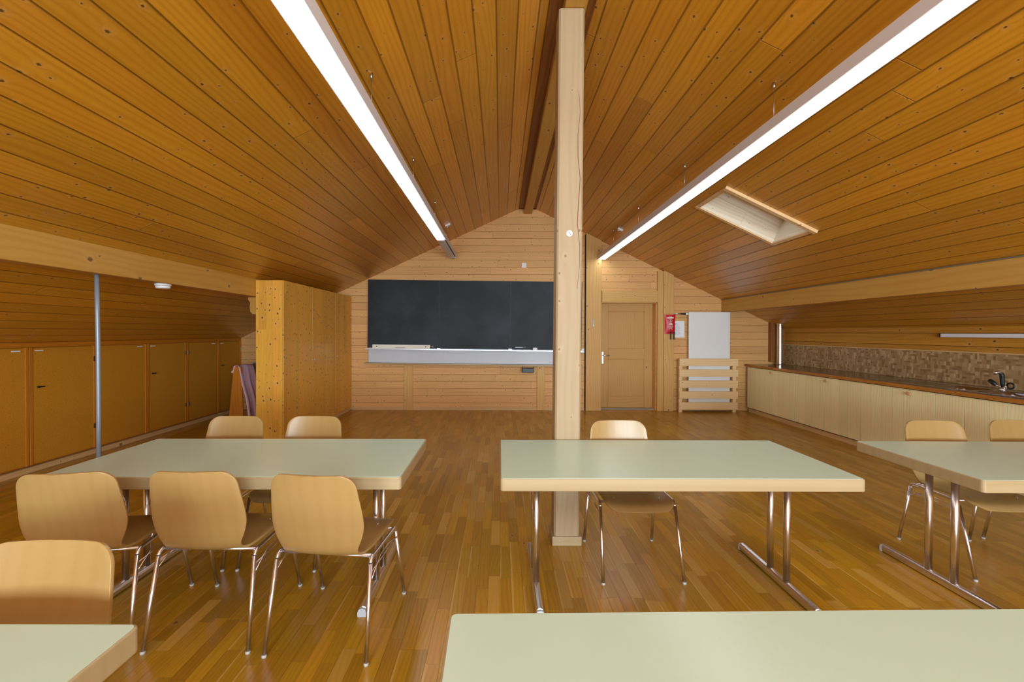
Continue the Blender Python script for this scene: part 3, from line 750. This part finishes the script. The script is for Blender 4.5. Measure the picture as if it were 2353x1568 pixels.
# ================================================================ CLOTHES STAND
cs = thing('clothes_stand', 'low wooden A-shaped stand in the dark recess beside the wardrobe', 'stand', (-4.0, 6.6, 0))
for y in (0, .95):
    MB().prism([(-.14, 0), (.10, 0), (.065, .90), (.05, .92), (-.04, .92), (-.05, .90)], y, y + .025, 'y', grain=Z_).build('end_panel', M['frame'], cs, bevel=.003)
MB().tube([(0, .025, .90), (0, .95, .90)], .014, 12).build('hanging_rail', M['frame'], cs)
def drape(name, mat, label, X, y0, y1, zt_, zbL, zbR, spreadL, spreadR, seed, cat='cloth'):
    rnd = random.Random(seed); ph = [rnd.random() * 6 for _ in range(4)]
    G = []; UV = []; nv, nu = 33, 20
    for i in range(nv):
        s = -1 + 2 * i / (nv - 1); row = []; ur = []
        for j in range(nu + 1):
            y = y0 + (y1 - y0) * j / nu
            a = abs(s); zbm = zbL if s < 0 else zbR; spd = spreadL if s < 0 else spreadR
            z = zt_ - (zt_ - zbm) * max(a - .08, 0) ** 1.0 / .92
            wav = .012 * a * (sin(y * 38 + ph[0]) + .6 * sin(y * 71 + ph[1]))
            x = (spd * a + .02 * min(a * 12, 1)) * (1 if s > 0 else -1) + wav
            row.append((X + x, y + .02 * a * sin(i * .7 + ph[2]), z + .008 * sin(y * 20 + ph[3]))); ur.append((y, s))
        G.append(row); UV.append(ur)
    o = MB().grid(G, UV).build(name, mat)
    m = o.modifiers.new('thick', 'SOLIDIFY'); m.thickness = .006
    return tag(o, label, cat)
drape('pink_garment', M['pink'], 'crumpled pink garment draped over the low wooden stand', -4.0, 6.58, 6.98, .935, .82, .10, .05, .19, 3, 'garment')
drape('mauve_garment', M['mauve'], 'dark mauve garment hanging behind the pink one, next to the wardrobe', -3.97, 7.02, 7.46, .945, .5, .42, .08, .16, 9, 'garment')
bag = MB()
G = []; UV = []
for i in range(9):
    a = pi * i / 8 - pi / 2; row = []; ur = []
    for j in range(17):
        b = 2 * pi * j / 16; r_ = cos(a) ** .6 if cos(a) > 0 else 0
        row.append((.13 * r_ * cos(b) * (1 + .1 * sin(3 * b)), .17 * r_ * sin(b), .17 + .17 * sin(a) * (1 + .06 * cos(2 * b)))); ur.append((j / 16, i / 8))
    G.append(row); UV.append(ur)
bo = bag.grid(G, UV).build('dark_bag', M['dcloth']); bo.location = (-3.55, 7.1, 0); tag(bo, 'dark soft bag on the floor between the garments and the wardrobe', 'bag')

# ================================================================ KITCHEN RUN
KX = 4.56; CE = 8.03
units = [CE - .058 - .617 * k for k in range(11)]   # seam positions going towards the viewer
units[0] = 7.972
klab = ['far end', 'second from the far end', 'third from the far end', 'fourth from the far end', 'fifth from the far end', 'sixth from the far end', 'seventh from the far end', 'nearest the viewer']
for k in range(8):
    yf = units[k] if k else 8.03; yn = units[k + 1]
    knob = k % 2 == 1
    t = thing('base_cabinet', 'pale ash base cabinet ' + ('with round knob, ' if knob else 'without knob, ') + klab[k] + ' of the counter', 'cabinet', (KX, yn, .085), group='base cabinets under the counter')
    Ln = yf - yn
    MB().box(.026, .60, 0.0, Ln, 0, .60 if 4 <= k <= 6 else .745, grain=Z_).build('body', M['brown'], t)
    d = MB().box(0, .019, .003, Ln - .003, 0, .745, grain=Z_, off=(k * 1.7, .03 * k)).build('door', M['ash'], t, bevel=.0015)
    if knob: MB().tube([(0, Ln - .055, .70), (-.012, Ln - .055, .70), (-.022, Ln - .055, .70), (-.030, Ln - .055, .70)], [.012, .014, .024, .021], 20).build('knob', M['plinth'], d)
pl_ = box('kitchen_plinth', M['plinth'], (KX + .03, KX + .05, units[8], CE, 0, .068), grain=Y_)
tag(pl_, 'pale wooden plinth strip along the floor below the kitchen cabinets', 'plinth')
# worktop with sink cut-out
ct = thing('worktop', 'long dark worktop with orange brown wooden edge over the cabinets', 'worktop', (4.53, units[8], .84))
cl = CE - units[8]
SY0, SY1, SXa, SXb = 3.82 - units[8], 5.42 - units[8], .10, .60   # local sink hole
m = MB()
H_ = .04; cw = RX - 4.53
for b in ((.02, cw, 0, SY0), (.02, cw, SY1, cl), (.02, SXa, SY0, SY1), (SXb, cw, SY0, SY1)): m.box(b[0], b[1], b[2], b[3], 0, H_)
m.build('counter_slab', M['wrap'], ct)
MB().box(0, .02, 0, cl, 0, H_ + .0005, grain=Y_).build('wooden_edge', M['edgeo'], ct, bevel=.003)
sink = thing('steel_sink', 'stainless steel double sink with drainer set into the worktop', 'sink', (4.53 + SXa, 3.82, .88))
nx, ny = 31, 97; sw_, sl_ = SXb - SXa, 1.60
def sz(x, y):
    z = .003
    def bowl(cx, cy, a, b, dep, p=4):
        r = (abs((x - cx) / a) ** p + abs((y - cy) / b) ** p) ** (1 / p)
        return -dep * max(0, min(1, (1 - r) * 5))
    z += bowl(.23, .30, .17, .20, .15) + bowl(.23, .76, .17, .18, .15)
    if 1.0 < y < 1.55 and .06 < x < .44: z += -.006 + .0025 * sin(x * 160)
    return z
G = [[(sw_ * i / (nx - 1), sl_ * j / (ny - 1), sz(sw_ * i / (nx - 1), sl_ * j / (ny - 1))) for j in range(ny)] for i in range(nx)]
UV = [[(p[1], p[0]) for p in r] for r in G]
MB().grid([r[::-1] for r in G], UV).build('basin_sheet', M['steel'], sink)
for cy in (.30, .76): MB().tube([(.23, cy, -.147), (.23, cy, -.142)], .035, 20).build('drain', M['chrome'], sink)
rim = MB(); rim.box(-.008, sw_ + .008, -.008, .004, 0, .004); rim.box(-.008, sw_ + .008, sl_ - .004, sl_ + .008, 0, .004); rim.box(-.008, .004, 0, sl_, 0, .004); rim.box(sw_ - .004, sw_ + .008, 0, sl_, 0, .004)
rim.build('rim', M['steel'], sink, bevel=.001)
tap = thing('kitchen_tap', 'chrome and black mixer tap behind the sink', 'tap', (5.04, 4.36, .883))
MB().tube([(0, 0, 0), (0, 0, .012), (0, 0, .035)], [.03, .026, .02], 20).build('base', M['chrome'], tap)
MB().tube([(-.0, 0, .03), (-.0, .05, .045), (.0, .075, .06)], .012, 14).build('left_branch', M['chrome'], tap)
MB().tube([(0, .06, .05), (0, .09, .07), (0, .12, .09)], [.018, .024, .02], 6).build('left_lever', M['black'], tap)
MB().tube([(0, 0, .03), (0, -.04, .045)], .012, 14).build('right_branch', M['chrome'], tap)
MB().tube([(0, -.065 + .03 * cos(a * pi / 8), .055 + .028 * sin(a * pi / 8)) for a in range(17)], .008, 10).build('right_lever', M['black'], tap)
MB().tube([(0, 0, .03), (-.005, 0, .07), (-.01, 0, .15), (-.02, 0, .175)], [.013, .017, .019, .018], 16).build('spout_body', M['black'], tap)
MB().tube([(-.02, 0, .172), (-.045, 0, .187), (-.075, 0, .18), (-.085, 0, .165)], [.018, .019, .018, .014], 16).build('spout_head', M['chrome'], tap)

bs = MB().box(RX - .012, RX, units[8], WY - .09, .882, 1.235, grain=Y_, off=(0, 0)).build('backsplash', M['mosaic'])
tag(bs, 'backsplash of small mixed wooden mosaic blocks above the worktop', 'backsplash')
cap = MB().box(RX - .022, RX, units[8], WY - .09, 1.237, 1.252, grain=Y_).build('top_strip', M['plinth'], bs)
duct = thing('flue_pipe', 'shiny spiral metal duct between the worktop corner and the ceiling', 'pipe', (5.09, 7.93, .88))
dh = zr(5.09 - .05) - .88 + .02
N_ = 60; pts = [(0, 0, dh * i / N_) for i in range(N_ + 1)]; rr = [.048 + (.0018 if i % 3 == 0 else 0) for i in range(N_ + 1)]
MB().tube(pts, rr, 24).build('duct_tube', M['duct'], duct)
MB().tube([(0, 0, 0), (0, 0, .012)], .054, 24).build('collar', M['duct'], duct)
wl = thing('wall_strip_light', 'white unlit strip light fixed to the wall boards above the sink', 'lamp', (RX, 3.1, 1.41))
MB().box(-.05, 0, 0, 2.05, 0, .045).build('housing', M['whitep'], wl, bevel=.006)
MB().box(-.052, 0, 2.05, 2.062, -.001, .046).build('end_cap', M['black'], wl, bevel=.002)
MB().box(-.060, -.05, .02, 2.03, .006, .04).build('tube_cover', M['unlit'], wl, bevel=.003)

# ================================================================ TABLES
TW, TD, TH, TT = 1.83, .79, .725, .064
def rrect(x0, x1, y0, y1, r, n=5):
    out = []
    for cx, cy, a0 in ((x1 - r, y0 + r, -90), (x1 - r, y1 - r, 0), (x0 + r, y1 - r, 90), (x0 + r, y0 + r, 180)):
        for i in range(n + 1):
            a = radians(a0 + 90 * i / n); out.append((cx + r * cos(a), cy + r * sin(a)))
    return out
def make_table():
    t = thing('classroom_table', '', 'table', (0, 0, 0))
    hw_, hd = TW / 2, TD / 2
    top = MB().prism(rrect(-hw_, hw_, -hd, hd, .018), TH - TT, TH - .0015, 'z', grain=X_).build('edge_band', M['edge'], t, bevel=.004)
    # side faces follow the perimeter
    e = .006
    MB().prism(rrect(-hw_ + e, hw_ - e, -hd + e, hd - e, .014), TH - .004, TH, 'z', grain=X_).build('tabletop', M['lam'], t)
    for sx in (-1, 1):
        X = sx * (hw_ - .205)
        fm = MB()
        # floor bar: flattened tube with caps
        bar = [(X - .022, 0.006), (X + .022, .006), (X + .022, .03), (X + .0155, .045), (X, .05), (X - .0155, .045), (X - .022, .03)]
        fb_ = MB().prism([(p[0], p[1]) for p in bar], -hd + .04, hd - .05, 'y').build('foot_bar', M['chrome'], t, bevel=.004)
        for y0, y1 in ((-hd + .025, -hd + .042), (hd - .052, hd - .035)):
            MB().prism([(p[0] * 1.0 + (p[0] - X) * .06, p[1] * 1.02 - .006) for p in bar], y0, y1, 'y').build('foot_cap', M['cap'], fb_, bevel=.003)
        for y in (-.075, .075):
            MB().tube([(X, y - .03, .045), (X, y - .03, TH - TT)], .0185, 20).build('column', M['chrome'], t)
        MB().box(X - .04, X + .04, -.16, .12, TH - TT - .006, TH - TT).build('mounting_plate', M['grey_paint'], t)
    return t
tabs = [
    ('sage green table on the left with three chairs pushed in from the near side', -.5 - TW / 2 - .0, 2.16 + TD / 2 + .015, .3),
    ('sage green table in the middle of the second row, in front of the post', .015 + TW / 2 - .015, 2.165 + TD / 2, .1),
    ('sage green table cut off by the right edge of the picture, second row', 2.404 + TW / 2, 2.15 + TD / 2, -.3),
    ('sage green table closest to the viewer, filling the bottom right', -.128 + TW / 2 + .005, 1.143 - TD / 2, 1.0),
    ('sage green table at the bottom left corner, only its far right corner showing', -.896 - TW / 2, 1.083 - TD / 2, 0),
]
t0 = make_table()
for i, (lb, x, y, rz) in enumerate(tabs):
    t = t0 if i == 0 else copy_tree(t0)
    t.location = (x, y, 0); t.rotation_euler = (0, 0, radians(rz)); tag(t, lb, 'table', 'sage green classroom tables')
    if i == 2:
        for ch in t.children:
            if not ch.name.startswith(('edge', 'tabletop')): ch.location.x = -.045

# ================================================================ CHAIRS
def cr(pts, t):
    n = len(pts) - 1; k = min(int(t * n), n - 1); f = t * n - k
    p = [pts[max(k - 1, 0)], pts[k], pts[k + 1], pts[min(k + 2, n)]]
    return tuple(.5 * ((2 * p[1][c]) + (-p[0][c] + p[2][c]) * f + (2 * p[0][c] - 5 * p[1][c] + 4 * p[2][c] - p[3][c]) * f * f + (-p[0][c] + 3 * p[1][c] - 3 * p[2][c] + p[3][c]) * f ** 3) for c in range(len(p[0])))
prof = [  # y, z, half width, dish depth
    (.232, .410, .205, .000), (.205, .433, .205, .002), (.16, .444, .206, .006), (.08, .447, .206, .010), (0, .444, .205, .012), (-.08, .440, .200, .012), (-.15, .440, .188, .010),
    (-.19, .452, .177, .009), (-.212, .482, .178, .012), (-.220, .53, .198, .018), (-.227, .59, .212, .022), (-.240, .66, .209, .026), (-.257, .735, .200, .028), (-.278, .835, .188, .028)]
def shell_mesh():
    NV, NU = 72, 18
    P = [cr(prof, i / NV) for i in range(NV + 1)]
    s = [0]
    for i in range(NV): s.append(s[-1] + sqrt((P[i + 1][0] - P[i][0]) ** 2 + (P[i + 1][1] - P[i][1]) ** 2))
    Ltot = s[-1]
    # resample so rows get dense near both ends
    def at(d):
        d = min(max(d, 0), Ltot)
        k = max(j for j in range(NV + 1) if s[j] <= d + 1e-9); k = min(k, NV - 1)
        f = (d - s[k]) / (s[k + 1] - s[k]); return tuple(P[k][c] + (P[k + 1][c] - P[k][c]) * f for c in range(4))
    ds = [0, .001, .003, .006, .010, .016, .024, .034, .045, .06]
    ds2 = ds + [.06 + (Ltot - .12) * i / 52 for i in range(1, 52)] + [Ltot - x for x in ds[::-1]]
    G = []; UV = []
    for d in ds2:
        y, z, hw_, dish = at(d)
        a = at(d - .004); b = at(d + .004)
        tn = Vector((0, b[0] - a[0], b[1] - a[1])).normalized(); nn = Vector((0, -tn.z, tn.y))   # pointing up/forward side
        if nn.z < 0 and d < Ltot * .45: nn = -nn
        nn = Vector((0, tn.z, -tn.y))
        e = min(d, Ltot - d); front = d < Ltot / 2
        R = .075 if front else .062
        hwf = hw_
        if e < R: hw_ -= (R - sqrt(max(R * R - (R - e) ** 2, 0))) * (1.0)
        row = []; ur = []
        for j in range(NU + 1):
            u = -1 + 2 * j / NU
            uf = u * hw_ / hwf; off = nn * (-(1 - uf * uf) * dish)
            # front edge bows forward, top edge bows up a little
            yy = y + off.y; zz = z + off.z
            if front: yy += .02 * (1 - uf * uf) * max(0, 1 - d / .12)
            else: zz += .006 * (1 - uf * uf) * max(0, 1 - (Ltot - d) / .12)
            row.append((u * hw_, yy, zz)); ur.append((d, u * hw_))
        G.append(row); UV.append(ur)
    return G, UV
SHG, SHUV = shell_mesh()
def make_chair():
    t = thing('stacking_chair', '', 'chair')
    o = MB().grid(SHG, SHUV).build('seat_shell', M['beech'], t)
    m = o.modifiers.new('ply', 'SOLIDIFY'); m.thickness = .011; m.offset = 0
    b = o.modifiers.new('round', 'BEVEL'); b.width = .003; b.segments = 2; b.limit_method = 'ANGLE'; b.angle_limit = radians(50)
    for sx in (-1, 1):
        for (fx, fy, tx_, ty) in ((.236, .262, .226, .148), (.236, -.262, .224, -.185)):
            zt_ = .405
            lg = MB().tube([(sx * fx, fy, .008), (sx * tx_, ty, zt_)], .0098, 14).build('leg', M['chrome'], t)
            MB().tube([(sx * fx, fy, 0), (sx * fx, fy, .004), (sx * fx, fy - (fy - ty) * .02, .012)], [.0105, .0115, .0108], 14).build('foot_cap', M['foot'], lg)
        # side rail with bent ends running under the seat
        pts = [(sx * .226, .148, .405)]
        for i in range(1, 7):
            a = radians(15 * i); pts.append((sx * .226, .148 - .028 * (1 - cos(a)) - .004, .405 + .024 * sin(a)))
        for i in range(6, -1, -1):
            a = radians(15 * i); pts.append((sx * .224, -.185 + .028 * (1 - cos(a)) + .004 * (i > 0), .405 + .022 * sin(a)))
        MB().tube(pts, .0098, 14).build('side_rail', M['chrome'], t)
        MB().tube([(sx * .232, .152 + .002, .372), (sx * .232, -.19 + .0, .372)], .003, 8).build('link_wire', M['chrome'], t)
        MB().tube([(sx * .232, .152, .365), (sx * .232, .03, .395), (sx * .232, -.08, .395), (sx * .232, -.195, .335)], .0028, 8).build('link_wire', M['chrome'], t)
        for y in (.12, -.155): MB().tube([(sx * .14, y, .434 + .003), (sx * .14, y, .452 - (.004 if y < 0 else 0))], .006, 10).build('rivet', M['zinc'], t)
    for y in (.118, -.155): MB().tube([(-.224, y, .425), (.224, y, .425)], .0085, 12).build('cross_bar', M['chrome'], t)
    return t
FRONT = 'chairs with their backs to the viewer at the left table'
chairs = [
    (-1.955, 2.185, 9.0, 'beech plywood chair, leftmost of three at the near side of the left table'),
    (-1.376, 2.215, 0.5, 'beech plywood chair, middle one of three at the near side of the left table'),
    (-.792, 2.17, -5.5, 'beech plywood chair, rightmost of three at the near side of the left table'),
    (-1.31, .985, 181, 'beech plywood chair at the left edge, facing the viewer behind the bottom left table'),
    (-1.92, 2.89, 180, 'beech plywood chair behind the left table, in front of the pink garment'),
    (-1.355, 2.89, 179, 'beech plywood chair behind the left table, in front of the wardrobe doors'),
    (.828, 2.765, 181, 'beech plywood chair behind the middle table, right beside the post'),
    (3.04, 2.79, 177, 'beech plywood chair behind the right table, left one, below the cabinet knob'),
    (3.66, 2.81, 179, 'beech plywood chair behind the right table, cut off by the right picture edge'),
]
c0 = make_chair()
for i, (x, y, rz, lb) in enumerate(chairs):
    c = c0 if i == 0 else copy_tree(c0)
    c.location = (x, y, 0); c.rotation_euler = (0, 0, radians(rz)); tag(c, lb, 'chair', 'beech plywood stacking chairs')
